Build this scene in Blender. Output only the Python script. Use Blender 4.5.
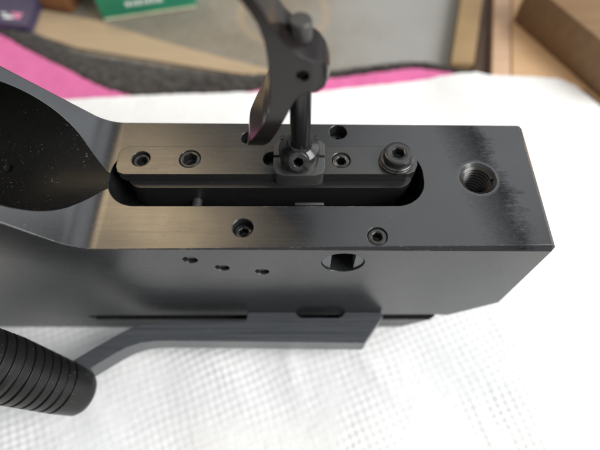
import bpy, bmesh, math, random
import numpy as np
from mathutils import Vector, Matrix, noise

# ------------------------------------------------------------------ camera, light, exposure
S = 0.001                      # everything below is laid out in millimetres
sc = bpy.context.scene
for o in list(bpy.data.objects):
    bpy.data.objects.remove(o)
COL = sc.collection

cam_d = bpy.data.cameras.new("camera")
cam = bpy.data.objects.new("camera", cam_d)
COL.objects.link(cam)
cam.location = (0, 0, 170 * S)
cam.rotation_euler = (math.radians(90 - 61), 0, 0)
cam_d.sensor_width = 36
cam_d.lens = 36 * 483 / 600
cam_d.clip_start = 0.002
cam_d.clip_end = 50
cam_d.dof.use_dof = True
cam_d.dof.focus_distance = 0.125
cam_d.dof.aperture_fstop = 28.98 / 3.6
sc.camera = cam

world = bpy.data.worlds.new("World")
sc.world = world
world.use_nodes = True
bg = world.node_tree.nodes["Background"]
bg.inputs["Color"].default_value = (0.90, 0.95, 1.0, 1)
bg.inputs["Strength"].default_value = 0.34

def area_light(name, loc, target, sx, sy, power, color):
    d = bpy.data.lights.new(name, 'AREA')
    d.shape = 'RECTANGLE'; d.size = sx; d.size_y = sy
    d.energy = power; d.color = color
    o = bpy.data.objects.new(name, d)
    COL.objects.link(o)
    o.location = loc
    o.rotation_euler = (Vector(target) - Vector(loc)).to_track_quat('-Z', 'Y').to_euler()
    return o

# daylight from a window on the right, a soft neutral light overhead at the back right,
# and a dim warm room lamp high on the back left
area_light("window_light", (1.00, -0.30, 0.92), (0.03, 0.05, 0.0), 0.92, 0.85, 26, (1.0, 0.995, 0.985))
area_light("ramp_fill_light", (0.95, 0.66, 0.58), (0.0, 0.07, 0.05), 0.7, 0.6, 2.6, (0.90, 0.95, 1.0))  # unseen fill, added to brighten the reflection on the ramp
area_light("overhead_light", (0.46, 0.80, 1.25), (0.05, 0.07, 0.06), 0.70, 0.8, 2.4, (0.93, 0.97, 1.0))
area_light("warm_room_lamp", (-0.46, 0.76, 1.30), (-0.03, 0.07, 0.06), 0.33, 0.48, 3.9, (1.0, 0.75, 0.44))

sc.view_settings.view_transform = 'Standard'
sc.view_settings.look = 'None'
sc.view_settings.exposure = 0.0
sc.view_settings.gamma = 1.0
sc.render.engine = 'CYCLES'
sc.cycles.use_denoising = True
sc.cycles.max_bounces = 8
random.seed(4)

# ------------------------------------------------------------------ materials
def new_mat(name):
    m = bpy.data.materials.new(name)
    m.use_nodes = True
    nt = m.node_tree
    return m, nt, nt.nodes["Principled BSDF"]

def N(nt, t, **kw):
    n = nt.nodes.new(t)
    for k, v in kw.items():
        setattr(n, k, v)
    return n

def mathn(nt, op, a, b=None, c=None, clamp=False):
    n = nt.nodes.new("ShaderNodeMath"); n.operation = op; n.use_clamp = clamp
    for i, v in enumerate((a, b, c)):
        if v is None: continue
        if isinstance(v, (int, float)): n.inputs[i].default_value = v
        else: nt.links.new(v, n.inputs[i])
    return n.outputs[0]

def mixc(nt, fac, a, b):
    n = nt.nodes.new("ShaderNodeMix"); n.data_type = 'RGBA'
    for idx, v in ((0, fac), (6, a), (7, b)):
        if isinstance(v, (int, float)): n.inputs[idx].default_value = v
        elif isinstance(v, tuple): n.inputs[idx].default_value = (*v, 1) if len(v) == 3 else v
        else: nt.links.new(v, n.inputs[idx])
    return n.outputs[2]

def noise_n(nt, vec, scale, detail=3, rough=0.5, dist=0.0):
    n = nt.nodes.new("ShaderNodeTexNoise")
    n.inputs["Scale"].default_value = scale; n.inputs["Detail"].default_value = detail
    n.inputs["Roughness"].default_value = rough; n.inputs["Distortion"].default_value = dist
    if vec is not None: nt.links.new(vec, n.inputs["Vector"])
    return n.outputs["Fac"]

def ramp(nt, fac, p0, p1, c0=(0, 0, 0), c1=(1, 1, 1)):
    n = nt.nodes.new("ShaderNodeValToRGB")
    n.color_ramp.elements[0].position = p0; n.color_ramp.elements[1].position = p1
    n.color_ramp.elements[0].color = (*c0, 1); n.color_ramp.elements[1].color = (*c1, 1)
    nt.links.new(fac, n.inputs[0])
    return n.outputs[0]

def mapping(nt, scale, rot=(0, 0, 0)):
    tc = nt.nodes.new("ShaderNodeTexCoord")
    mp = nt.nodes.new("ShaderNodeMapping")
    mp.inputs["Scale"].default_value = scale
    mp.inputs["Rotation"].default_value = rot
    nt.links.new(tc.outputs["Object"], mp.inputs[0])
    return mp.outputs[0]

def metal(name, col, rough, spec=0.8, brush=(60, 900, 900), brush_amt=0.06, bevel=0.25,
          metallic=0.0, dust=0.0, wear=0.0, extra=None, bump_amt=0.05, dust_lo=0.66, var=(0.8, 1.25), edge=0.0):
    """Anodised / blackened metal: brushed roughness, small dust specks, softened edges."""
    m, nt, b = new_mat(name)
    v = mapping(nt, brush)
    n1 = noise_n(nt, v, 1.0, 4, 0.6)
    v2 = mapping(nt, (1, 1, 1))
    n2 = noise_n(nt, v2, 90, 3, 0.55)
    r = mathn(nt, 'MULTIPLY_ADD', n1, brush_amt * 2, rough - brush_amt)
    r = mathn(nt, 'MULTIPLY_ADD', n2, 0.14, mathn(nt, 'SUBTRACT', r, 0.07))
    c = mixc(nt, n1, tuple(k * var[0] for k in col), tuple(k * var[1] for k in col))
    if dust > 0:
        sp = noise_n(nt, v2, 1500, 2, 0.5)
        big = noise_n(nt, v2, 160, 2, 0.5)
        d = mathn(nt, 'MULTIPLY', ramp(nt, sp, dust_lo, dust_lo + 0.09), ramp(nt, big, 0.42, 0.7))
        lint = noise_n(nt, mapping(nt, (500, 1300, 700), (0.4, 0.2, 0.7)), 1.0, 5, 0.75, 1.2)
        d = mathn(nt, 'ADD', d, mathn(nt, 'MULTIPLY', ramp(nt, lint, 0.64, 0.80), mathn(nt, 'MULTIPLY', ramp(nt, big, 0.45, 0.62), 0.35)), clamp=True)
        c = mixc(nt, mathn(nt, 'MULTIPLY', d, dust), c, (0.42, 0.37, 0.29))
        r = mathn(nt, 'ADD', r, mathn(nt, 'MULTIPLY', d, 0.3), clamp=True)
    if wear > 0:
        geo = nt.nodes.new("ShaderNodeNewGeometry")
        w = ramp(nt, geo.outputs["Pointiness"], 0.52, 0.60)
        w = mathn(nt, 'MULTIPLY', w, ramp(nt, noise_n(nt, v2, 500, 3), 0.35, 0.65))
        c = mixc(nt, mathn(nt, 'MULTIPLY', w, wear), c, (0.35, 0.34, 0.33))
    if extra:
        c, r, sp_out = extra(nt, c, r, spec)
        nt.links.new(sp_out, b.inputs["Specular IOR Level"])
    if edge > 0:                      # finish rubbed off in spots along the arrises
        bvw = nt.nodes.new("ShaderNodeBevel"); bvw.samples = 4; bvw.inputs["Radius"].default_value = 0.45 * S
        gg = nt.nodes.new("ShaderNodeNewGeometry")
        dp = nt.nodes.new("ShaderNodeVectorMath"); dp.operation = 'DOT_PRODUCT'
        nt.links.new(bvw.outputs[0], dp.inputs[0]); nt.links.new(gg.outputs["True Normal"], dp.inputs[1])
        em = ramp(nt, mathn(nt, 'SUBTRACT', 1.0, dp.outputs["Value"]), 0.015, 0.12)
        em = mathn(nt, 'MULTIPLY', em, ramp(nt, noise_n(nt, v2, 420, 4, 0.7), 0.52, 0.66))
        c = mixc(nt, mathn(nt, 'MULTIPLY', em, edge), c, (0.30, 0.29, 0.28))
    if isinstance(c, tuple): b.inputs["Base Color"].default_value = (*c, 1)
    else: nt.links.new(c, b.inputs["Base Color"])
    nt.links.new(r, b.inputs["Roughness"])
    b.inputs["Metallic"].default_value = metallic
    b.inputs["Specular IOR Level"].default_value = spec
    bv = nt.nodes.new("ShaderNodeBevel"); bv.samples = 4
    bv.inputs["Radius"].default_value = bevel * S
    bp = nt.nodes.new("ShaderNodeBump")
    bp.inputs["Strength"].default_value = bump_amt; bp.inputs["Distance"].default_value = 0.0001
    nt.links.new(n1, bp.inputs["Height"]); nt.links.new(bv.outputs[0], bp.inputs["Normal"])
    nt.links.new(bp.outputs[0], b.inputs["Normal"])
    return m

def stain(nt, c, r, spec):
    """Oily dark smear with a ragged, streaky right edge near the threaded hole; coords in mm."""
    tc = nt.nodes.new("ShaderNodeTexCoord")
    sx = nt.nodes.new("ShaderNodeSeparateXYZ")
    nt.links.new(tc.outputs["Object"], sx.inputs[0])
    X = mathn(nt, 'MULTIPLY', sx.outputs[0], 1000); Y = mathn(nt, 'MULTIPLY', sx.outputs[1], 1000)
    Z = mathn(nt, 'MULTIPLY', sx.outputs[2], 1000)
    streak = noise_n(nt, mapping(nt, (130, 2000, 130)), 1.0, 5, 0.7)
    fine = noise_n(nt, mapping(nt, (900, 1600, 900)), 1.0, 4, 0.7)
    blob = noise_n(nt, mapping(nt, (130, 150, 130)), 1.0, 2, 0.5)
    # right edge of the smear leans outwards towards the near side (object y runs -20..20)
    edge = mathn(nt, 'MULTIPLY_ADD', Y, -0.22, 54.5)
    edge = mathn(nt, 'ADD', edge, mathn(nt, 'MULTIPLY', mathn(nt, 'SUBTRACT', streak, 0.5), 7))
    edge = mathn(nt, 'ADD', edge, mathn(nt, 'MULTIPLY', mathn(nt, 'SUBTRACT', blob, 0.5), 10))
    edge = mathn(nt, 'ADD', edge, mathn(nt, 'MULTIPLY', mathn(nt, 'SUBTRACT', fine, 0.5), 9))
    right = ramp(nt, mathn(nt, 'MULTIPLY_ADD', mathn(nt, 'SUBTRACT', edge, X), 0.085, 0.5), 0.38, 0.80)
    lx = mathn(nt, 'MULTIPLY_ADD', Y, -0.22, 45.0)
    left = ramp(nt, mathn(nt, 'MULTIPLY_ADD', mathn(nt, 'SUBTRACT', X, lx), 0.05, mathn(nt, 'MULTIPLY_ADD', fine, 0.4, 0.3)), 0.32, 0.85)
    top = mathn(nt, 'GREATER_THAN', Z, 63.0)
    # clean ring round the threaded hole
    dx = mathn(nt, 'SUBTRACT', X, 47.2); dy = mathn(nt, 'SUBTRACT', Y, 1.0)
    d = mathn(nt, 'SQRT', mathn(nt, 'ADD', mathn(nt, 'MULTIPLY', dx, dx), mathn(nt, 'MULTIPLY', dy, dy)))
    clean = ramp(nt, mathn(nt, 'MULTIPLY', d, 0.1), 0.52, 0.60)
    k = mathn(nt, 'MULTIPLY', mathn(nt, 'MULTIPLY', right, left), mathn(nt, 'MULTIPLY', mathn(nt, 'MULTIPLY', top, clean), 0.88))
    c2 = mixc(nt, k, c, (0.006, 0.006, 0.006))
    r2 = mathn(nt, 'MULTIPLY_ADD', k, 0.10, r)
    # scuffed, slightly paler ring of bare-rubbed finish about the hole
    ringm = mathn(nt, 'MULTIPLY', mathn(nt, 'MULTIPLY', mathn(nt, 'SUBTRACT', 1.0, clean), top), 0.5)
    c3 = mixc(nt, ringm, c2, (0.034, 0.035, 0.037))
    sp = mathn(nt, 'MULTIPLY_ADD', k, 0.12 - spec, spec)
    return c3, r2, sp

M = {}
M['body'] = metal("black_anodised_body", (0.016, 0.0165, 0.0175), 0.265, 0.80, (30, 1400, 1400), 0.05, 0.3, dust=0.16, extra=stain, bump_amt=0.02, edge=0.55)
M['bore'] = metal("dull_black_bore", (0.007, 0.0066, 0.006), 0.46, 0.26, (500, 500, 500), 0.06, 0.2, dust=0.30, dust_lo=0.65)
M['dark'] = metal("shadowy_black_steel", (0.014, 0.014, 0.015), 0.34, 0.5, (60, 900, 900), 0.06, 0.2, dust=0.15)
M['bar'] = metal("blackened_steel_bar", (0.026, 0.025, 0.023), 0.27, 0.75, (120, 900, 900), 0.06, 0.25, dust=0.25)
M['screw'] = metal("oiled_black_screw", (0.014, 0.0135, 0.013), 0.22, 0.6, (500, 500, 500), 0.04, 0.25, metallic=0.1, wear=0.4)
M['worn'] = metal("worn_steel", (0.042, 0.041, 0.040), 0.26, 0.6, (300, 300, 300), 0.03, 0.3, metallic=0.45)
M['clamp'] = metal("rubbed_steel_clamp", (0.10, 0.098, 0.095), 0.27, 0.6, (400, 400, 400), 0.04, 0.45, metallic=0.5, edge=0.5)
M['post'] = metal("polished_black_post", (0.014, 0.014, 0.0145), 0.24, 0.5, (900, 900, 90), 0.06, 0.2, metallic=0.0)
M['pin'] = metal("bright_steel_pin", (0.10, 0.097, 0.093), 0.36, 0.6, (500, 500, 500), 0.08, 0.3, metallic=0.6)
M['trigger'] = metal("satin_black_trigger", (0.014, 0.011, 0.010), 0.16, 0.42, (900, 90, 90), 0.04, 0.45, dust=0.05, bump_amt=0.02)
M['lever'] = metal("satin_grey_lever", (0.055, 0.059, 0.065), 0.34, 1.0, (22, 1500, 1500), 0.16, 0.35, dust=0.15, bump_amt=0.10, var=(0.4, 1.8), edge=0.5)
M['handle'] = metal("matt_black_handle", (0.010, 0.010, 0.010), 0.34, 0.42, (500, 500, 500), 0.06, 0.2, dust=0.28)
M['brass'] = metal("oily_brown_thread", (0.028, 0.022, 0.016), 0.28, 0.6, (500, 500, 500), 0.1, 0.15, metallic=0.1)

def fabric(name, c0, c1, scale, rough=0.95, bump=0.6, dist=0.0006, sheen=0.3):
    m, nt, b = new_mat(name)
    v = mapping(nt, (1, 1, 1))
    n1 = noise_n(nt, v, scale, 4, 0.65); n2 = noise_n(nt, v, scale * 0.12, 3, 0.5)
    f = mathn(nt, 'ADD', mathn(nt, 'MULTIPLY', n1, 0.65), mathn(nt, 'MULTIPLY', n2, 0.35))
    nt.links.new(ramp(nt, f, 0.35, 0.68, c0, c1), b.inputs["Base Color"])
    b.inputs["Roughness"].default_value = rough
    b.inputs["Sheen Weight"].default_value = sheen
    bp = nt.nodes.new("ShaderNodeBump")
    bp.inputs["Strength"].default_value = bump; bp.inputs["Distance"].default_value = dist
    nt.links.new(n1, bp.inputs["Height"]); nt.links.new(bp.outputs[0], b.inputs["Normal"])
    return m

M['paper'] = fabric("white_paper", (0.80, 0.80, 0.79), (0.88, 0.88, 0.87), 900, 0.95, 0.25, 0.0003, 0.0)
M['pink'] = fabric("pink_cloth", (0.62, 0.11, 0.30), (0.74, 0.17, 0.39), 1200, 0.9, 0.4, 0.0004, 0.2)
M['fleece'] = fabric("black_fleece", (0.010, 0.009, 0.008), (0.085, 0.072, 0.060), 300, 1.0, 1.0, 0.002, 0.15)

def wood(name, c0, c1, rot=0.0, grain=(12, 320, 120)):
    m, nt, b = new_mat(name)
    v = mapping(nt, grain, (0, 0, rot))
    n1 = noise_n(nt, v, 1.0, 5, 0.6, 0.4)
    v2 = mapping(nt, (1, 1, 1)); n2 = noise_n(nt, v2, 14, 3, 0.5)
    f = mathn(nt, 'ADD', mathn(nt, 'MULTIPLY', n1, 0.6), mathn(nt, 'MULTIPLY', n2, 0.4))
    nt.links.new(ramp(nt, f, 0.3, 0.72, c0, c1), b.inputs["Base Color"])
    b.inputs["Roughness"].default_value = 0.6
    bp = nt.nodes.new("ShaderNodeBump"); bp.inputs["Strength"].default_value = 0.3
    bp.inputs["Distance"].default_value = 0.0005
    nt.links.new(n1, bp.inputs["Height"]); nt.links.new(bp.outputs[0], b.inputs["Normal"])
    return m

M['pine'] = wood("pale_pine", (0.64, 0.39, 0.20), (0.76, 0.51, 0.30), 0.45)
M['pine2'] = wood("pinkish_pine", (0.52, 0.33, 0.20), (0.64, 0.44, 0.30), 0.2)
M['pine3'] = wood("tan_pine", (0.27, 0.175, 0.075), (0.38, 0.255, 0.13), 0.4)
M['beam'] = wood("brown_timber", (0.16, 0.088, 0.038), (0.28, 0.165, 0.078), 1.05)
M['gap_shade'] = wood("board_gap_shade", (0.045, 0.022, 0.010), (0.075, 0.04, 0.02), 0.4)  # very dark brown, the shade between two boards put into colour
M['lath'] = wood("tan_lath", (0.36, 0.265, 0.165), (0.48, 0.36, 0.23), -0.3)

def table_mat():
    m, nt, b = new_mat("grey_worn_tabletop")
    v = mapping(nt, (1, 1, 1))
    n1 = noise_n(nt, v, 22, 4, 0.6); n2 = noise_n(nt, v, 260, 4, 0.7)
    sx = nt.nodes.new("ShaderNodeSeparateXYZ"); nt.links.new(v, sx.inputs[0])
    X = mathn(nt, 'MULTIPLY', sx.outputs[0], 1000); Y = mathn(nt, 'MULTIPLY', sx.outputs[1], 1000)
    f = mathn(nt, 'ADD', mathn(nt, 'MULTIPLY', n1, 0.6), mathn(nt, 'MULTIPLY', n2, 0.4))
    c = ramp(nt, f, 0.36, 0.66, (0.185, 0.155, 0.115), (0.29, 0.26, 0.21))
    # the right half of the top has weathered to a cooler grey
    g = ramp(nt, mathn(nt, 'MULTIPLY_ADD', X, 0.006, mathn(nt, 'MULTIPLY', n1, 0.5)), 0.18, 0.50)
    c = mixc(nt, mathn(nt, 'MULTIPLY', g, 0.8), c, (0.30, 0.30, 0.29))
    # old ring left by a mug
    dx = mathn(nt, 'SUBTRACT', X, -9.0); dy = mathn(nt, 'SUBTRACT', Y, 228.0)
    d = mathn(nt, 'SQRT', mathn(nt, 'ADD', mathn(nt, 'MULTIPLY', dx, dx), mathn(nt, 'MULTIPLY', dy, dy)))
    d = mathn(nt, 'ABSOLUTE', mathn(nt, 'SUBTRACT', d, 23.5))
    k = ramp(nt, mathn(nt, 'MULTIPLY', d, 0.25), 0.25, 0.75, (1, 1, 1), (0, 0, 0))
    k = mathn(nt, 'MULTIPLY', k, mathn(nt, 'MULTIPLY', n1, 0.9))
    c = mixc(nt, k, c, (0.38, 0.28, 0.17))
    nt.links.new(c, b.inputs["Base Color"])
    b.inputs["Roughness"].default_value = 0.7
    bp = nt.nodes.new("ShaderNodeBump"); bp.inputs["Strength"].default_value = 0.35
    bp.inputs["Distance"].default_value = 0.0006
    nt.links.new(n2, bp.inputs["Height"]); nt.links.new(bp.outputs[0], b.inputs["Normal"])
    return m
M['table'] = table_mat()

def print_mat(name, col, rough=0.45):
    m, nt, b = new_mat(name)
    v = mapping(nt, (1, 1, 1)); n = noise_n(nt, v, 120, 3, 0.6)
    nt.links.new(ramp(nt, n, 0.3, 0.7, tuple(k * 0.85 for k in col), tuple(min(1, k * 1.12) for k in col)), b.inputs["Base Color"])
    b.inputs["Roughness"].default_value = rough
    return m
M['green'] = print_mat("green_card", (0.025, 0.25, 0.135))
M['cream'] = print_mat("cream_card", (0.62, 0.60, 0.42))
M['white'] = print_mat("white_print", (0.78, 0.80, 0.78))
M['purple'] = print_mat("purple_card", (0.05, 0.042, 0.09))
M['magenta'] = print_mat("pink_print", (0.75, 0.25, 0.42))
M['brown'] = print_mat("brown_card", (0.27, 0.115, 0.045), 0.6)

# ------------------------------------------------------------------ mesh helpers (mm in, metres out)
ROOT = Vector((0, 72, 0))          # where the rifle's Empty stands

def link_mesh(name, bm, mat, parent=None, origin=(0, 0, 0), smooth=True, angle=28):
    me = bpy.data.meshes.new(name)
    bmesh.ops.recalc_face_normals(bm, faces=bm.faces)
    bmesh.ops.translate(bm, vec=-Vector(origin), verts=bm.verts)
    bmesh.ops.scale(bm, vec=(S, S, S), verts=bm.verts)
    bm.to_mesh(me); bm.free()
    return finish(name, me, mat, parent, origin, smooth, angle)

def finish(name, me, mat, parent, origin, smooth=True, angle=28):
    if smooth:
        me.polygons.foreach_set("use_smooth", [True] * len(me.polygons))
        me.set_sharp_from_angle(angle=math.radians(angle))
    if mat is not None and not me.materials: me.materials.append(mat)
    o = bpy.data.objects.new(name, me)
    COL.objects.link(o)
    if parent is not None: o.parent = parent
    else: o.location = Vector(origin) * S
    return o

def rp(name, bm, mat, parent, angle=28):          # a part of the rifle
    return link_mesh(name, bm, mat, parent, ROOT, True, angle)

def prism(bm, pts, axis, a, b):
    """Extrude a 2-D outline: axis 'z' -> pts are (x,y); 'y' -> pts are (x,z)."""
    def P(p, h):
        return (p[0], p[1], h) if axis == 'z' else (p[0], h, p[1])
    A = [bm.verts.new(P(p, a)) for p in pts]; B = [bm.verts.new(P(p, b)) for p in pts]
    n = len(pts)
    fa = bm.faces.new(A); fb = bm.faces.new(list(reversed(B)))
    for i in range(n):
        bm.faces.new((A[i], B[i], B[(i + 1) % n], A[(i + 1) % n]))
    return fa, fb

def lathe(bm, prof, mat4, seg=48, closed=True):
    """prof: list of (r, h) revolved about local z, then moved by mat4."""
    rings = []
    for r, h in prof:
        if r < 1e-6:
            rings.append([bm.verts.new(mat4 @ Vector((0, 0, h)))])
        else:
            rings.append([bm.verts.new(mat4 @ Vector((r * math.cos(2 * math.pi * i / seg), r * math.sin(2 * math.pi * i / seg), h))) for i in range(seg)])
    for a, b in zip(rings, rings[1:]):
        for i in range(seg):
            j = (i + 1) % seg
            if len(a) == 1 and len(b) == 1: continue
            if len(a) == 1: bm.faces.new((a[0], b[i], b[j]))
            elif len(b) == 1: bm.faces.new((a[i], a[j], b[0]))
            else: bm.faces.new((a[i], a[j], b[j], b[i]))
    if closed:
        if len(rings[0]) > 1: bm.faces.new(rings[0])
        if len(rings[-1]) > 1: bm.faces.new(rings[-1])

def frame(loc, axis=(0, 0, 1)):
    q = Vector(axis).to_track_quat('Z', 'Y')
    return Matrix.Translation(Vector(loc)) @ q.to_matrix().to_4x4()

def socket_screw(name, mat, parent, loc, r, hexr, depth=2.5, axis=(0, 0, 1), spin=0.3, low=0.0, lip=0.35, length=5.0):
    """A socket screw: rounded rim, hexagonal recess; loc is the middle of its top face."""
    bm = bmesh.new(); F = frame(loc, axis); seg = 36
    def circ(rr, h): return [bm.verts.new(F @ Vector((rr * math.cos(2 * math.pi * i / seg), rr * math.sin(2 * math.pi * i / seg), h))) for i in range(seg)]
    def hexa(rr, h):
        out = []
        for i in range(seg):
            a = 2 * math.pi * i / seg
            k = (a + spin) % (math.pi / 3) - math.pi / 6
            q = rr * math.cos(math.pi / 6) / math.cos(k)
            out.append(bm.verts.new(F @ Vector((q * math.cos(a), q * math.sin(a), h))))
        return out
    rings = [circ(r, -length), circ(r, -lip), circ(r - lip * .4, -lip * .25), circ(r - lip, 0), circ(hexr * 1.08, -low), hexa(hexr, -low - .15), hexa(hexr, -depth)]
    for a, b in zip(rings, rings[1:]):
        for i in range(seg):
            j = (i + 1) % seg
            bm.faces.new((a[i], a[j], b[j], b[i]))
    tip = bm.verts.new(F @ Vector((0, 0, -depth - hexr * .35)))
    for i in range(seg): bm.faces.new((rings[-1][i], rings[-1][(i + 1) % seg], tip))
    return rp(name, bm, mat, parent, 30)

def stadium(x0, x1, y0, y1, r, n=12):
    pts = []
    for cx, cy, a0 in ((x1 - r, y1 - r, 0), (x0 + r, y1 - r, 90), (x0 + r, y0 + r, 180), (x1 - r, y0 + r, 270)):
        for i in range(n + 1):
            a = math.radians(a0 + 90 * i / n)
            pts.append((cx + r * math.cos(a), cy + r * math.sin(a)))
    return pts

def box(bm, x0, x1, y0, y1, z0, z1, bev=0.0):
    r = bmesh.ops.create_cube(bm, size=1)
    bmesh.ops.scale(bm, vec=(x1 - x0, y1 - y0, z1 - z0), verts=r['verts'])
    bmesh.ops.translate(bm, vec=((x0 + x1) / 2, (y0 + y1) / 2, (z0 + z1) / 2), verts=r['verts'])
    if bev:
        es = list({e for v in r['verts'] for e in v.link_edges})
        bmesh.ops.bevel(bm, geom=es, offset=bev, segments=2, affect='EDGES', profile=0.7)

def tag(o, label, cat=None, kind=None, group=None):
    if label: o['label'] = label
    if cat: o['category'] = cat
    if kind: o['kind'] = kind
    if group: o['group'] = group
    return o

TOP = 64.0
BEND = 48.0                      # ramp angle in degrees

# ------------------------------------------------------------------ setting: table
bm = bmesh.new()
box(bm, -420, 420, -260, 620, -34, -4, 2)
tb = link_mesh("table", bm, M['table'], None, (0, 0, 0))
tag(tb, "worn grey-brown tabletop with a faint mug ring", None, 'structure')

# ------------------------------------------------------------------ cloth and paper towel
def fbm(x, y, s, seed=0.0):
    return noise.noise(Vector((x * s, y * s, seed)))

def interp(xs, pts):
    return np.interp(xs, [p[0] for p in pts], [p[1] for p in pts])

def sheet(name, xs, y0f, y1f, ny, zf, mat, parent=None, thick=1.0):
    """A closed sheet between two wavy edges y0(x), y1(x); zf(x,y) is its upper surface."""
    nx = len(xs)
    top = np.zeros((nx, ny, 3))
    for i, x in enumerate(xs):
        for j in range(ny):
            t = j / (ny - 1); y = y0f[i] * (1 - t) + y1f[i] * t
            top[i, j] = (x, y, zf(x, y, t))
    bot = top.copy(); bot[:, :, 2] -= thick
    v = np.concatenate([top.reshape(-1, 3), bot.reshape(-1, 3)]) * S
    n = nx * ny
    idx = np.arange(n).reshape(nx, ny)
    a, b, c, d = idx[:-1, :-1], idx[1:, :-1], idx[1:, 1:], idx[:-1, 1:]
    q = np.stack([a, b, c, d], -1).reshape(-1, 4)
    faces = [q, q[:, ::-1] + n]
    for e in (idx[:, 0], idx[::-1, -1], idx[::-1, 0] * 0 + idx[::-1, 0]):
        pass
    def rim(e):
        return np.stack([e[1:], e[:-1], e[:-1] + n, e[1:] + n], -1)
    faces += [rim(idx[:, 0]), rim(idx[::-1, -1]), rim(idx[0, ::-1]), rim(idx[-1, :])]
    F = np.concatenate(faces)
    me = bpy.data.meshes.new(name)
    me.from_pydata(v.tolist(), [], F.tolist())
    me.update()
    return finish(name, me, mat, parent, (0, 0, 0), True, 60)

black_out = [(-260, 262), (-200, 236), (-158, 216), (-145, 212.5), (-135, 208), (-125, 202), (-111, 194.5), (-101, 192.5), (-80, 188), (-59, 183.5), (-29, 179.5), (14, 181), (45, 186.5), (63, 187.5), (82, 181), (95, 174), (130, 166)]
pink_out = [(-260, 256), (-200, 230), (-156, 209), (-131, 193), (-108, 179), (-92, 170), (-78, 166), (-29, 168), (16, 177.5), (56, 185), (79, 180), (95, 171), (130, 163)]
xs = np.linspace(-250, 128, 240)
y1 = interp(xs, pink_out)
def z_pink(x, y, t):
    return -1.9 + 0.8 * fbm(x, y, 0.045, 3) + 0.15 * fbm(x, y, 0.2, 5)
cloth = sheet("cloth", xs, np.full(len(xs), 40.0), y1, 60, z_pink, M['pink'], None, 1.2)
tag(cloth, "pink cloth with a black fleece border lying under the white paper towel", "cloth")
yb = interp(xs, black_out)
xs2 = np.linspace(-250, 128, 700)
b1 = interp(xs2, black_out) + np.array([1.0 * fbm(x, 0, 0.25, 9) + 0.7 * fbm(x, 3, 0.9, 2) for x in xs2])
b0 = np.minimum(interp(xs2, pink_out) - 0.4 + np.array([0.7 * fbm(x, 7, 0.4, 1) for x in xs2]), b1 - 2.0)
def z_black(x, y, t):
    e = math.sin(math.pi * min(1, max(0, t)))
    return -2.1 + 2.2 * e ** 0.5 + 0.7 * fbm(x, y, 0.25, 4) * e + 0.5 * fbm(x, y, 0.9, 8) * e
sheet("border", xs2, b0, b1, 22, z_black, M['fleece'], cloth, 1.6)
# loose fibres of the fleece
bm = bmesh.new()
for i in range(5200):
    k = random.randrange(len(xs2)); x = xs2[k] + random.uniform(-.4, .4); t = random.random() ** 0.6
    y = b0[k] * (1 - t) + b1[k] * t; z = z_black(x, y, t) - .1
    d = Vector((random.gauss(0, .8), random.gauss(.3, .8), random.uniform(.2, 1.0))).normalized() * random.uniform(.7, 2.0)
    s_ = Vector((random.gauss(0, 1), random.gauss(0, 1), 0)).normalized() * .09
    p = Vector((x, y, z))
    v1, v2, v3, v4 = (bm.verts.new(q) for q in (p - s_, p + s_, p + d * .6 + s_ * .6, p + d * .6 - s_ * .6))
    v5 = bm.verts.new(p + d + Vector((0, 0, -.15)))
    bm.faces.new((v1, v2, v3, v4)); bm.faces.new((v4, v3, v5))
fz = link_mesh("fleece_fibres", bm, M['fleece'], cloth, (0, 0, 0), False)
fz['kind'] = 'stuff'

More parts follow.
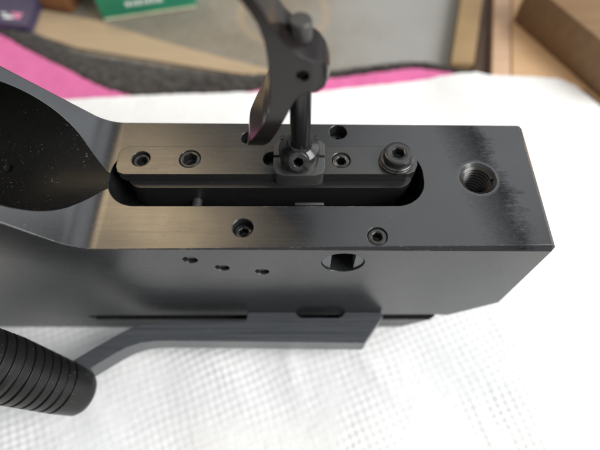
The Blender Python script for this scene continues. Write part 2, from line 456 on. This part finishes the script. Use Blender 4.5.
# paper towel: an embossed sheet, crumpled a little, its far right edge lapping over the boards
def make_paper():
    nx, ny = 560, 480
    edge = [(-150, 160), (-109, 162.5), (-78, 164.5), (-28, 167), (9, 167.3), (32, 170.8), (66, 175.4), (84, 175.5), (90, 173.5), (111, 172.5), (122, 171.5), (129, 166.5), (138.5, 151), (150, 130), (165, 103)]
    x = np.linspace(-150, 165, nx); 
    y1 = interp(x, edge) + np.array([0.5 * fbm(q, 0, 0.15, 2) + 0.35 * fbm(q, 0, 0.7, 6) for q in x])
    T = np.linspace(0, 1, ny)
    X = np.repeat(x[:, None], ny, 1)
    Y = -75 + (y1[:, None] + 75) * T[None, :]
    a = math.radians(-24)
    U = (X * math.cos(a) + Y * math.sin(a)); V = (-X * math.sin(a) + Y * math.cos(a))
    U = U + 1.6 * np.sin(V * 0.05 + 0.6 * np.sin(U * 0.03)) + 0.5 * np.sin(V * 0.17 + 2) + 0.25 * np.sin(V * 0.31 + U * 0.1); V = V + 0.9 * np.sin(U * 0.06 + 1) + 0.25 * np.sin(U * 0.27 - V * 0.12)
    p = 3.5
    dots = np.cos(2 * np.pi * U / p) * np.cos(2 * np.pi * V / (p * 1.05))
    dots = np.sign(dots) * np.abs(dots) ** 0.8
    # broad creases and soft wrinkles
    rng = np.random.default_rng(5)
    W = np.zeros_like(X)
    for k in range(26):
        ang = rng.normal(0.85, 0.55); wl = rng.uniform(14, 60); ph = rng.uniform(0, 6.28)
        W += (wl / 60) ** 1.1 * 0.13 * np.sin((X * np.cos(ang) + Y * np.sin(ang)) * 2 * np.pi / wl + ph + 0.8 * np.sin(X / 37 + k))
    amp = 0.34 * (0.72 + 0.28 * np.sin(X / 13 + 1 + np.sin(Y / 17)) * np.sin(Y / 11 + np.cos(X / 19)))
    near = 1 / (1 + np.exp(-(50 - Y) / 12))
    patch = np.array([[noise.noise(Vector((a_ * 0.045, b_ * 0.045, 1.7))) + 0.6 * noise.noise(Vector((a_ * 0.16, b_ * 0.16, 5.1))) for b_ in np.linspace(-75, 180, 120)] for a_ in np.linspace(-150, 165, 150)])
    ix = np.clip((X + 150) / 315 * 149, 0, 149).astype(int); iy = np.clip((Y + 75) / 255 * 119, 0, 119).astype(int)
    amp = amp * np.clip(0.95 + 1.5 * patch[ix, iy], 0.15, 2.0)
    amp = amp * (0.55 + 0.45 / (1 + np.exp(-(X + 35) / 18)))
    lump = np.array([[noise.noise(Vector((a_ * 0.33, b_ * 0.33, 8.2))) for b_ in np.linspace(-75, 180, 260)] for a_ in np.linspace(-150, 165, 320)])
    jx = np.clip((X + 150) / 315 * 319, 0, 319).astype(int); jy = np.clip((Y + 75) / 255 * 259, 0, 259).astype(int)
    Z = -0.55 + 0.10 * lump[jx, jy] + amp * 0.5 * dots + W * (0.35 + 0.9 * near)
    for k in range(9):            # a few softer folds
        x0, yy0 = rng.uniform(-90, 90), rng.uniform(-5, 42); ang = rng.normal(-0.6, 0.6)
        d = (X - x0) * np.sin(ang) - (Y - yy0) * np.cos(ang); l = (X - x0) * np.cos(ang) + (Y - yy0) * np.sin(ang)
        Z += 0.55 * np.exp(-(d / 3.0) ** 2) * np.exp(-(l / 14) ** 2)
    # lies flat under the block, laps up over the boards at the far right
    under = np.clip(1 - np.maximum(np.abs(X + 20) - 88, np.maximum(50 - Y, Y - 94)) / 8.0, 0, 1)
    Z = Z * (1 - under) + under * (-0.6 + np.minimum(0, 0.12 * dots - 0.12))
    lap = np.clip((X - 52) / 34, 0, 1) * np.clip((Y - 112) / 50, 0, 1)
    lap = lap * lap * (3 - 2 * lap)
    Z += lap * 4.6
    # never sinks into the cloth
    Z = np.maximum(Z, -1.25 + 0.05 * dots)
    v = np.stack([X, Y, Z], -1).reshape(-1, 3) * S
    idx = np.arange(nx * ny).reshape(nx, ny)
    q = np.stack([idx[:-1, :-1], idx[1:, :-1], idx[1:, 1:], idx[:-1, 1:]], -1).reshape(-1, 4)
    me = bpy.data.meshes.new("paper_towel")
    me.vertices.add(len(v)); me.vertices.foreach_set("co", v.ravel())
    me.loops.add(q.size); me.loops.foreach_set("vertex_index", q.ravel().astype(np.int32))
    me.polygons.add(len(q)); me.polygons.foreach_set("loop_start", np.arange(0, q.size, 4, dtype=np.int32))
    me.update(calc_edges=True)
    o = finish("paper_towel", me, M['paper'], None, (0, 0, 0), True, 80)
    return o
tag(make_paper(), "white embossed paper towel spread under the black metal rifle block", "paper towel")

# ------------------------------------------------------------------ things at the back of the table
def thing(name, label, cat, loc):
    o = bpy.data.objects.new(name, None); COL.objects.link(o)
    o.empty_display_size = 0.01; o.location = Vector(loc) * S
    return tag(o, label, cat)

def quad_prism(name, pts, z0, z1, mat, parent, org, bev=0.6):
    bm = bmesh.new(); prism(bm, pts, 'z', z0, z1)
    bmesh.ops.bevel(bm, geom=list(bm.edges), offset=bev, segments=2, affect='EDGES', profile=.6)
    return link_mesh(name, bm, mat, parent, org)

org = (110, 200, -4)
t = thing("wooden_crate_base", "pale pine boards with a thick brown timber across them, at the back right", "wooden boards", org)
quad_prism("board", [(73.6, 183), (84.8, 183), (117, 300), (128, 330), (112, 330)], -4, 2.6, M['pine3'], t, org)
quad_prism("board", [(84.2, 180), (92.4, 180), (124.6, 330), (117.6, 300)], -4, -0.5, M['gap_shade'], t, org)  # dark strip added to stand for the shade in the gap
quad_prism("board", [(89.6, 165), (98.6, 165), (134, 330), (125, 330)], -4, 3.0, M['pine2'], t, org)
quad_prism("board", [(99.2, 165), (134, 165), (140, 152), (215, 152), (260, 330), (134.6, 330)], -4, 3.2, M['pine'], t, org)
dv = Vector((29.2, -54)).normalized(); nv = Vector((-dv.y, dv.x))
p0 = Vector((109.4, 213)); p1 = p0 + dv * 67
bmpts = [tuple(p0), tuple(p1), tuple(p1 + nv * 46), tuple(p0 + nv * 46)]
quad_prism("timber", bmpts, 3.2, 25, M['beam'], t, org, 1.2)

org = (-80, 245, -4)
t = thing("green_carton", "green card carton with white print standing behind the tan lath", "carton", org)
def obox(pc, ux, lx, ly, z0, z1):
    u = Vector(ux).normalized(); w = Vector((-u.y, u.x)); p = Vector(pc)
    return [tuple(p), tuple(p + u * lx), tuple(p + u * lx + w * ly), tuple(p + w * ly)]
gp = obox((-105.3, 221.1), (49.4, 11.4), 50.5, 60, 0, 0)
quad_prism("body", gp, -4, 26, M['green'], t, org, 0.5)
u = Vector((49.4, 11.4)).normalized(); w = Vector((-u.y, u.x))
def front_mark(name, s0, s1, z0, z1, mat, parent, org, pc=(-105.3, 221.1), uu=u, ww=w, out=0.25):
    p = Vector(pc)
    a = p + uu * s0 - ww * out; b_ = p + uu * s1 - ww * out
    bm = bmesh.new()
    prism(bm, [tuple(a), tuple(b_), tuple(b_ + ww * .35), tuple(a + ww * .35)], 'z', z0, z1)
    return link_mesh(name, bm, mat, parent, org, False)
front_mark("trim_strip", 0.6, 50, -3.4, -2.0, M['cream'], t, org)
pos = 14.0
for wd in (2.2, 1.6, 2.4, 1.2, 2.0, 1.8, 2.4):
    front_mark("print", pos, pos + wd, 3.2, 5.6, M['white'], t, org); pos += wd + .9
pos = 20.0
for wd in (2.6, 3.0, 2.2, 2.8, 2.4):
    front_mark("print", pos, pos + wd, 8.2, 12.2, M['white'], t, org); pos += wd + 1.1

org = (-165, 230, -4)
t = thing("purple_carton", "small dark purple carton with a pink and white mark, far left corner", "carton", org)
pu = Vector((22, -3.2)).normalized(); pw = Vector((-pu.y, pu.x))
pp = Vector((-139.5, 208.5)) - pu * 60
quad_prism("body", [tuple(pp), tuple(pp + pu * 60), tuple(pp + pu * 52 + pw * 50), tuple(pp + pw * 50)], -4, 3.5, M['purple'], t, org, 0.5)
for dx, dy, sx_, sy_, mm in ((-15, 4, 5, 2.2, 'white'), (-9.5, 4.5, 3.2, 2.6, 'magenta'), (-12, 7.5, 6, 1.4, 'magenta'), (-17.5, 6.8, 3, 1.2, 'white')):
    a = pp + pu * (60 + dx) + pw * dy
    bm = bmesh.new(); prism(bm, [tuple(a), tuple(a + pu * sx_), tuple(a + pu * sx_ + pw * sy_), tuple(a + pw * sy_)], 'z', 3.4, 3.65)
    link_mesh("print", bm, M[mm], t, org, False)

org = (-125, 240, -4)
t = thing("brown_box", "small orange-brown box between the purple and green cartons", "box", org)
quad_prism("body", [(-142, 230.5), (-123.5, 227.5), (-116, 262), (-136, 265)], -4, 14, M['brown'], t, org, 0.8)
quad_prism("lid", [(-142.6, 229.9), (-123.0, 226.9), (-115.4, 262.6), (-136.6, 265.6)], 14.1, 19, M['brown'], t, org, 0.8)

org = (-90, 205, -4)
bm = bmesh.new()
prism(bm, [(-150, 214), (-139, 229), (-107, 219.5), (-72.8, 204.5), (-30, 189), (20, 172), (18, 168), (-30, 181), (-81, 192), (-113, 199)], 'z', -3.8, -2.2)
bmesh.ops.bevel(bm, geom=list(bm.edges), offset=.4, segments=2, affect='EDGES')
lath = link_mesh("wooden_lath", bm, M['lath'], None, org)
tag(lath, "tan wooden lath lying flat on the table behind the black fleece", "lath")

# ------------------------------------------------------------------ the rifle action
rifle = bpy.data.objects.new("rifle_action", None); COL.objects.link(rifle)
rifle.location = ROOT * S; rifle.empty_display_size = 0.02
tag(rifle, "upturned black metal air rifle action with trigger and side cocking lever", "rifle action")

def boolean(body, cutters, op='DIFFERENCE'):
    for cb in cutters:
        me = bpy.data.meshes.new("cut"); bmesh.ops.recalc_face_normals(cb, faces=cb.faces); cb.to_mesh(me); cb.free()
        co = bpy.data.objects.new("cut", me); COL.objects.link(co)
        m = body.modifiers.new("b", 'BOOLEAN'); m.operation = op; m.solver = 'EXACT'; m.object = co
        dg = bpy.context.evaluated_depsgraph_get(); dg.update()
        nm = bpy.data.meshes.new_from_object(body.evaluated_get(dg))
        body.modifiers.clear()
        old = body.data; body.data = nm; bpy.data.meshes.remove(old)
        bpy.data.objects.remove(co); bpy.data.meshes.remove(me)

def cyl(r, loc, axis, length, seg=64, cham=0.0):
    """Cutter: a bore of radius r from loc inwards along axis, with an optional countersink."""
    bm = bmesh.new(); F = frame(loc, axis)
    prof = [(0, -length - r * .3), (r, -length)]
    if cham: prof += [(r, -cham), (r + cham, 0), (r + cham + .6, .6), (0, .6)]
    else: prof += [(r, 2), (0, 2)]
    lathe(bm, prof, F, seg, False)
    return bm

# side profile of the block: flat, concave fillet up into the ramp on the left, undercut nose on the right
th = math.radians(BEND); R = 11.0; xt = -49.5
prof = [(63.2, TOP), (xt, TOP)]
for i in range(1, 21):
    a = th * i / 20
    prof.append((xt - R * math.sin(a), TOP + R * (1 - math.cos(a))))
ex, ez = prof[-1]
rise = 112 - ez
prof += [(ex - rise / math.tan(th), 112), (-124, 112), (-124, 0), (37.0, 0), (63.2, 25.8)]
bm = bmesh.new()
prism(bm, prof, 'y', 52, 92)
es = []
for e in bm.edges:
    a, b_ = e.verts
    if abs(a.co.y - b_.co.y) < 1e-6: es.append(e)                       # outline edges front and back
vert = [e for e in bm.edges if e not in es and abs(e.verts[0].co.x - 63.2) < 1e-4 and abs(e.verts[0].co.z - TOP) < 1e-4]
bmesh.ops.bevel(bm, geom=es + vert, offset=1.25, segments=1, affect='EDGES')
bmesh.ops.recalc_face_normals(bm, faces=bm.faces)
me = bpy.data.meshes.new("body"); bm.to_mesh(me); bm.free()
body = bpy.data.objects.new("body", me); COL.objects.link(body)

cuts = []
c = bmesh.new(); lathe(c, [(0, -130), (16, -130), (16, -30), (0, -30)], Matrix.Translation((0, 72, TOP + 15.85)) @ Matrix.Rotation(math.radians(90), 4, 'Y'), 128, False); cuts.append(c)
c = bmesh.new(); prism(c, stadium(-50.6, 32.8, 64.3, 82.6, 8.0, 14), 'z', 50, TOP + 3); cuts.append(c)
c = bmesh.new(); prism(c, [(-73, 11.5), (-70, 9.3), (46, 9.3), (60, 9.3), (60, 12), (44, 14.8), (-70, 13.8)], 'y', 40, 56); cuts.append(c)
cuts.append(cyl(4.1, (47.2, 73, TOP), (0, 0, 1), 22, 64, 0.9))
cuts.append(cyl(2.45, (10.7, 88.6, TOP), (0, 0, 1), 9, 40, 0.15))
cuts.append(cyl(2.2, (-14.2, 86.6, TOP), (0, 0, 1), 9, 40, 0.15))
cuts.append(cyl(2.55, (-14.3, 58.0, TOP), (0, 0, 1), 9, 40, 0.2))
cuts.append(cyl(2.5, (19.2, 55.6, TOP), (0, 0, 1), 9, 40, 0.1))
for x, z in ((-28.1, 57.7), (-20.6, 52.7), (-10.2, 50.1)):
    cuts.append(cyl(1.85, (x, 52, z), (0, -1, 0), 5, 32, 0.15))
cuts.append(cyl(5.6, (11.1, 52, 55.9), (0, -1, 0), 7, 64, 0.1))
cuts.append(cyl(1.2, (-78, 76.0, TOP - 0.3), (0, 0, 1), 6, 32))
boolean(body, cuts)
me = body.data
bpy.data.objects.remove(body)
me.transform(Matrix.Translation(-ROOT)); me.transform(Matrix.Diagonal((S, S, S, 1)))
me.materials.clear(); me.materials.append(M['body']); me.materials.append(M['bore']); me.materials.append(M['dark'])
for p in me.polygons:
    q = p.center / S
    dr = math.hypot(q.y, q.z - (TOP + 15.85))
    if q.x < xt + 2 and dr < 16.2 and q.z < TOP + 40 and abs(p.normal.y) + abs(p.normal.z) > .2 and abs(dr - 15.85) < .5: p.material_index = 1
me.update()
receiver = finish("receiver_block", me, None, rifle, None, True, 24)
# the bore meets the block in a crisp edge all the way round
att = me.attributes.get("sharp_edge") or me.attributes.new("sharp_edge", 'BOOLEAN', 'EDGE')
side = {}
for p in me.polygons:
    for ek in p.edge_keys: side.setdefault(ek, set()).add(p.material_index)
for e in me.edges:
    if len(side.get(e.key, ())) > 1: att.data[e.index].value = True

# thread in the large hole
def thread(name, loc, r, r_in, pitch, depth, mat, parent):
    bm = bmesh.new(); seg = 48; turns = int(depth / pitch); prev = None
    for i in range(turns * seg + 1):
        a = 2 * math.pi * i / seg; z = -0.9 - pitch * i / seg
        pts = [(r + .05, z + pitch * .48), (r_in, z + pitch * .08), (r_in, z - pitch * .08), (r + .05, z - pitch * .48)]
        cur = [bm.verts.new((loc[0] + q * math.cos(a), loc[1] + q * math.sin(a), loc[2] + h)) for q, h in pts]
        if prev:
            for j in range(3): bm.faces.new((prev[j], cur[j], cur[j + 1], prev[j + 1]))
        prev = cur
    return rp(name, bm, mat, parent, 30)
thread("thread", (47.2, 73, TOP), 4.1, 3.45, 1.25, 15, M['brass'], receiver)

# screws and pins set in the block
socket_screw("set_screw", M['dark'], receiver, (-14.3, 58.0, TOP - 2.4), 2.5, 1.25, 2.2)
socket_screw("set_screw", M['worn'], receiver, (19.2, 55.6, TOP - 0.25), 2.42, 1.35, 2.6)
socket_screw("set_screw", M['worn'], receiver, (10.7, 88.6, TOP - 3.6), 2.4, 1.1, 1.6)
socket_screw("set_screw", M['screw'], receiver, (-14.2, 86.6, TOP - 3.6), 2.15, 1.1, 1.6)
for x, z in ((-28.1, 57.7), (-20.6, 52.7), (-10.2, 50.1)):
    bm = bmesh.new(); lathe(bm, [(0, -3), (1.8, -3), (1.8, -.25), (1.5, 0), (0, 0.12)], frame((x, 53.0, z), (0, -1, 0)), 28, False)
    rp("pin", bm, M['lever'], receiver)
# grey cheeks added in the front hole, shaped as reflections on its wall
bm = bmesh.new()
for sgn in (-1, 1):
    pts = []
    for i in range(15):
        a = math.radians(-56 + 112 * i / 14)
        pts.append((11.1 + sgn * 5.5 * math.cos(a), 55.9 + 5.5 * math.sin(a)))
    if sgn < 0: pts = pts[::-1]
    prism(bm, pts, 'y', 52.5, 56)
rp("wall_reflection", bm, M['lever'], receiver)

# ---- trigger bar in the slot
def beveled_prism(pts, axis, a, b, bev, seg=2):
    bm = bmesh.new(); prism(bm, pts, axis, a, b)
    es = [e for e in bm.edges if len(e.link_faces) == 2 and e.calc_face_angle(0) > math.radians(40)]
    bmesh.ops.bevel(bm, geom=es, offset=bev, segments=seg, affect='EDGES', profile=.6)
    return bm

def chamfer_rect(x0, x1, y0, y1, cl, cr):
    return [(x0 + cl, y0), (x1 - cr, y0), (x1 - cr * .3, y0 + cr * .35), (x1, y0 + cr), (x1, y1 - cr), (x1 - cr * .3, y1 - cr * .35), (x1 - cr, y1),
            (x0 + cl, y1), (x0 + cl * .3, y1 - cl * .3), (x0, y1 - cl), (x0, y0 + cl), (x0 + cl * .3, y0 + cl * .3)]

BZ = TOP + 1.5
bm = beveled_prism(chamfer_rect(-48.8, 31.2, 73.2, 82.3, 2.4, 3.0), 'z', BZ - 3.0, BZ, 0.25)
mo = bpy.data.meshes.new("t"); bm.to_mesh(mo); bm.free()
bo = bpy.data.objects.new("t", mo); COL.objects.link(bo)
boolean(bo, [cyl(2.45, (-42.6, 78.2, BZ), (0, 0, 1), 6, 40, .12), cyl(2.85, (-29.5, 78.2, BZ), (0, 0, 1), 6, 40, .12),
             cyl(2.3, (-7.6, 78.2, BZ), (0, 0, 1), 6, 40, .12), cyl(2.45, (11.0, 77.8, BZ), (0, 0, 1), 6, 40, .2)])
mo = bo.data; bpy.data.objects.remove(bo)
mo.transform(Matrix.Translation(-ROOT)); mo.transform(Matrix.Diagonal((S, S, S, 1)))
bar = finish("trigger_bar", mo, M['bar'], rifle, None, True, 26)
bm = beveled_prism(stadium(-46.5, 30.3, 70.9, 82.2, 4.6, 8), 'z', 53.5, BZ - 3.05, 0.35)
rp("lower_rail", bm, M['dark'], bar)
socket_screw("set_screw", M['dark'], bar, (-42.6, 78.2, BZ - 0.9), 2.4, 1.5, 2.6, spin=.1)
socket_screw("set_screw", M['worn'], bar, (-29.5, 78.2, BZ - 0.1), 2.8, 2.0, 2.8, spin=.5)
socket_screw("set_screw", M['screw'], bar, (11.0, 77.8, BZ - 0.35), 2.4, 1.35, 2.8, spin=.2)
# cap screw on its washers at the right end
bm = bmesh.new(); F = frame((25.6, 77.4, BZ))
lathe(bm, [(2, 0.02), (4.5, 0.02), (4.6, .25), (4.6, .75), (4.4, .95), (2, .95)], F, 48, False)
wsh = rp("washer", bm, M['screw'], bar)
bm = bmesh.new(); lathe(bm, [(2, 1.0), (4.2, 1.0), (4.35, 1.15), (4.35, 1.5), (4.1, 1.7), (2, 1.7)], F, 48, False)
rp("washer", bm, M['screw'], bar)
socket_screw("cap_screw", M['worn'], bar, (25.6, 77.4, BZ + 3.7), 3.75, 1.75, 2.6, spin=.4, low=.05, lip=.45, length=2.0)
# pin seen down in the slot, and a strip for a lit edge
bm = bmesh.new(); lathe(bm, [(0, 0), (1.4, 0), (1.4, 6.6), (1.1, 6.9), (0, 6.9)], frame((-28.5, 71.5, 56), (0, -1, 0)), 24, False)
rp("cross_pin", bm, M['pin'], bar)
bm = bmesh.new(); box(bm, -1.4, 6.4, 66.7, 67.6, 58.5, 60.5, .2)
rp("slot_glint", bm, M['pin'], bar)  # bright strip added as the lit stretch of the slot edge

# ---- clamp, collar and post carrying the trigger
def clamp_outline(x0, x1, y0, y1, c):
    return [(x0 + c, y0), (x1 - c, y0), (x1 - c * .3, y0 + c * .3), (x1, y0 + c), (x1, y1 - 1), (x1 - 1, y1), (x0 + 1, y1), (x0, y1 - 1), (x0, y0 + c), (x0 + c * .3, y0 + c * .3)]
trig = bpy.data.objects.new("trigger", None)
bm = beveled_prism(clamp_outline(-7.0, 6.6, 71.6, 82.9, 2.6), 'z', BZ - 4.5, BZ + 1.7, 0.3)
mo = bpy.data.meshes.new("t"); bm.to_mesh(mo); bm.free()
bo = bpy.data.objects.new("t", mo); COL.objects.link(bo)
c1 = bmesh.new(); box(c1, -12, 12, 77.4, 78.1, BZ - .2, BZ + 6)
boolean(bo, [c1])
mo = bo.data; bpy.data.objects.remove(bo)
mo.transform(Matrix.Translation(-ROOT)); mo.transform(Matrix.Diagonal((S, S, S, 1)))
bpy.data.objects.remove(trig)
clamp = finish("clamp_block", mo, M['clamp'], rifle, None, True, 26)
bm = bmesh.new(); F = frame((-0.2, 77.4, BZ))
lathe(bm, [(0, .2), (5.2, .2), (5.3, .6), (5.3, 5.6), (5.0, 6.2), (4.3, 6.6), (3.3, 7.4), (2.9, 8.6), (0, 8.6)], F, 56, False)
ax = Vector((0.0, -0.86, 0.5))
bmesh.ops.recalc_face_normals(bm, faces=bm.faces)
mo = bpy.data.meshes.new("t"); bm.to_mesh(mo); bm.free()
bo = bpy.data.objects.new("t", mo); COL.objects.link(bo)
boolean(bo, [cyl(2.72, Vector((-0.4, 77.4, BZ + 3.3)) + ax * 6.4, ax, 5.2, 36)])
mo = bo.data; bpy.data.objects.remove(bo)
mo.transform(Matrix.Translation(-ROOT)); mo.transform(Matrix.Diagonal((S, S, S, 1)))
collar = finish("collar", mo, M['screw'], clamp, None, True, 28)
socket_screw("clamp_screw", M['screw'], clamp, Vector((-0.4, 77.4, BZ + 3.3)) + ax * 6.0, 2.7, 1.25, 4.2, axis=ax, low=.1, length=4.6)
for x in (-4.4, 4.1):
    bm = bmesh.new(); lathe(bm, [(0, 0), (.7, 0), (.7, .5), (0, .6)], frame((x, 80.3, BZ + 5.9), (0, 0, 1)), 14, False)
    rp("roll_pin", bm, M['dark'], clamp)
bm = bmesh.new()
lathe(bm, [(0, BZ), (2.5, BZ), (2.5, 104.5), (2.2, 105), (2.2, 109.6), (1.95, 110.0), (0, 110.05)], Matrix.Translation((0.1, 77, 0)), 40, False)
post = rp("post", bm, M['post'], clamp)
bm = bmesh.new(); lathe(bm, [(2.26, 106.2), (2.26, 109.6), (2.0, 110.05), (0, 110.15)], Matrix.Translation((0.1, 77, 0)), 40, False)
rp("post_tip", bm, M['pin'], post)

# trigger shoe: side outline (x,z), width depends on the place; blade above and below, boss to the right
left_edge = [(-16.5, 131), (-13.0, 124.5), (-10.2, 118.4), (-8.5, 115.6), (-7.3, 113.0), (-6.5, 109.5), (-6.15, 106), (-6.1, 103), (-6.1, 99.4), (-6.15, 95), (-6.7, 91), (-8.35, 86.5), (-10.9, 81.5), (-12.3, 78.8), (-12.7, 77.4)]
tip = [(-12.45, 76.2), (-12.1, 75.5), (-11.3, 75.15), (-10.3, 75.5), (-9.2, 76.6)]
right_low = [(-7.2, 79.6), (-5.3, 84.0), (-3.6, 88.2), (-2.2, 91.8), (-0.9, 94.8), (0.2, 96.2), (1.6, 96.9), (3.4, 96.7), (5.0, 96.9)]
boss = [(5.8, 97.9), (6.1, 99.6), (5.9, 101.6), (5.2, 102.9), (4.0, 104.1), (2.4, 105.0), (0.8, 105.8), (-1.0, 107.2), (-2.7, 109.0), (-4.4, 111.8), (-6.0, 115.2), (-7.9, 118.8), (-10.6, 124.0), (-14.0, 131)]
outline = left_edge + tip + right_low + boss
def half_w(x, z):
    w_ = 5.0
    if x > 1.0:
        k = min(1.0, (x - 1.0) / 5.25); w_ = 5.0 * math.sqrt(max(0.03, 1 - k ** 2.4))
    if z < 97:
        k = min(1.0, (97 - z) / 22.0); w_ = min(w_, 5.0 * math.sqrt(max(0.03, 1 - k ** 4)))
    return w_
from mathutils.geometry import delaunay_2d_cdt
dense = []
for i, p in enumerate(outline):
    q = outline[(i + 1) % len(outline)]
    k = max(1, int(math.hypot(q[0] - p[0], q[1] - p[1]) / 0.9))
    dense += [(p[0] + (q[0] - p[0]) * j / k, p[1] + (q[1] - p[1]) * j / k) for j in range(k)]
def inside(x, z):
    r = False
    for i, p in enumerate(dense):
        q = dense[i - 1]
        if (p[1] > z) != (q[1] > z) and x < (q[0] - p[0]) * (z - p[1]) / (q[1] - p[1]) + p[0]: r = not r
    return r
inner = [(x, z) for x in np.arange(-16, 6.2, 0.8) for z in np.arange(75.5, 131, 0.8)
         if inside(x, z) and min(math.hypot(x - p[0], z - p[1]) for p in dense) > 0.45]
nd = len(dense)
cv, _, cf, *_rest = delaunay_2d_cdt([Vector(p) for p in dense + inner], [(i, (i + 1) % nd) for i in range(nd)], [list(range(nd))], 1, 1e-5)
YC = 76.4
flat = bmesh.new()
fr = [flat.verts.new((p[0], YC - half_w(p[0], p[1]), p[1])) for p in cv]
def half_back(x, z):
    k = min(1.0, max(0.0, (106 - z) / 8)); k = k * k * (3 - 2 * k)      # the finger pad is wider than the boss on its far side
    k *= min(1.0, max(0.0, (-3.2 - x) / 2.0))
    t_ = min(1.0, max(0.0, (97 - z) / 21.8))
    return half_w(x, z) + 4.6 * k * math.sqrt(max(0.0, 1 - t_ ** 4))
bk = [flat.verts.new((p[0], YC + half_back(p[0], p[1]), p[1])) for p in cv]
for f in cf:
    flat.faces.new([fr[i] for i in f]); flat.faces.new([bk[i] for i in reversed(f)])
for i in range(nd):
    j = (i + 1) % nd
    flat.faces.new((fr[i], fr[j], bk[j], bk[i]))
bmesh.ops.recalc_face_normals(flat, faces=flat.faces)
mo = bpy.data.meshes.new("t"); flat.to_mesh(mo); flat.free()
bo = bpy.data.objects.new("t", mo); COL.objects.link(bo)
boolean(bo, [cyl(1.25, (0.55, 71.4, 101.3), (0, -1, 0), 6, 32, .15)])
mo = bo.data; bpy.data.objects.remove(bo)
mo.transform(Matrix.Translation(-ROOT)); mo.transform(Matrix.Diagonal((S, S, S, 1)))
trigger = finish("trigger_shoe", mo, M['trigger'], rifle, None, True, 40)
# locking screw hole in the front of the boss (a dark sunken socket screw)
socket_screw("lock_screw", M['dark'], trigger, (0.55, 72.7, 101.3), 1.2, 0.75, 2.0, axis=(0, -1, 0), low=.1, lip=.2, length=2.5)

# ---- cocking lever along the front face, with its ribbed handle
LZ0, LZ1 = 8.6, 17.0
plan = [(-70.7, 36.5), (-64.5, 40.7), (-58.4, 44.6), (-54.8, 46.6), (-51.5, 47.8), (-47, 48.5), (-42.4, 48.7), (-18.2, 48.7), (-17.4, 49.4), (-17.2, 51.92),
        (-1.8, 51.92), (-0.6, 50.6), (0.6, 50.0), (12.5, 50.0), (13.9, 50.6), (15.0, 51.92), (26.6, 51.92), (27.2, 50.6), (20.7, 41.8), (-41.5, 42.5), (-46.5, 42.4), (-50.9, 41.8), (-54.8, 40.5), (-58.5, 38.4), (-68.9, 31.4), (-73, 33)]
bm = beveled_prism(plan, 'z', LZ0, LZ1, 0.7, 1)
lever = rp("cocking_lever", bm, M['lever'], rifle, 22)
A = Vector((-67.5, 27.0, 12.2)); B = Vector((-82.0, 30.0, 36))
axis = (B - A).normalized()
L = 54
prof = [(0, 0), (4.6, 0), (6.2, .6), (7.0, 1.8), (7.25, 3.6)]
h = 9.0
def rr(h): return 7.25 + 2.0 * min(1, h / 26)
while h < L - 3:
    r0 = rr(h); gd = 0.6 + 0.12 * math.sin(h * 7.3)
    prof += [(r0, h), (r0 - .1, h + .1), (r0 - gd, h + .22), (r0 - gd, h + .62), (r0 - .1, h + .74), (rr(h + .9), h + .9), (rr(h + 2.3), h + 2.3)]
    h += 2.9
prof += [(rr(L), L - 1), (rr(L) - 1.2, L), (0, L)]
bm = bmesh.new(); lathe(bm, prof, frame(A, axis), 72, False)
rp("ribbed_handle", bm, M['handle'], lever, 40)
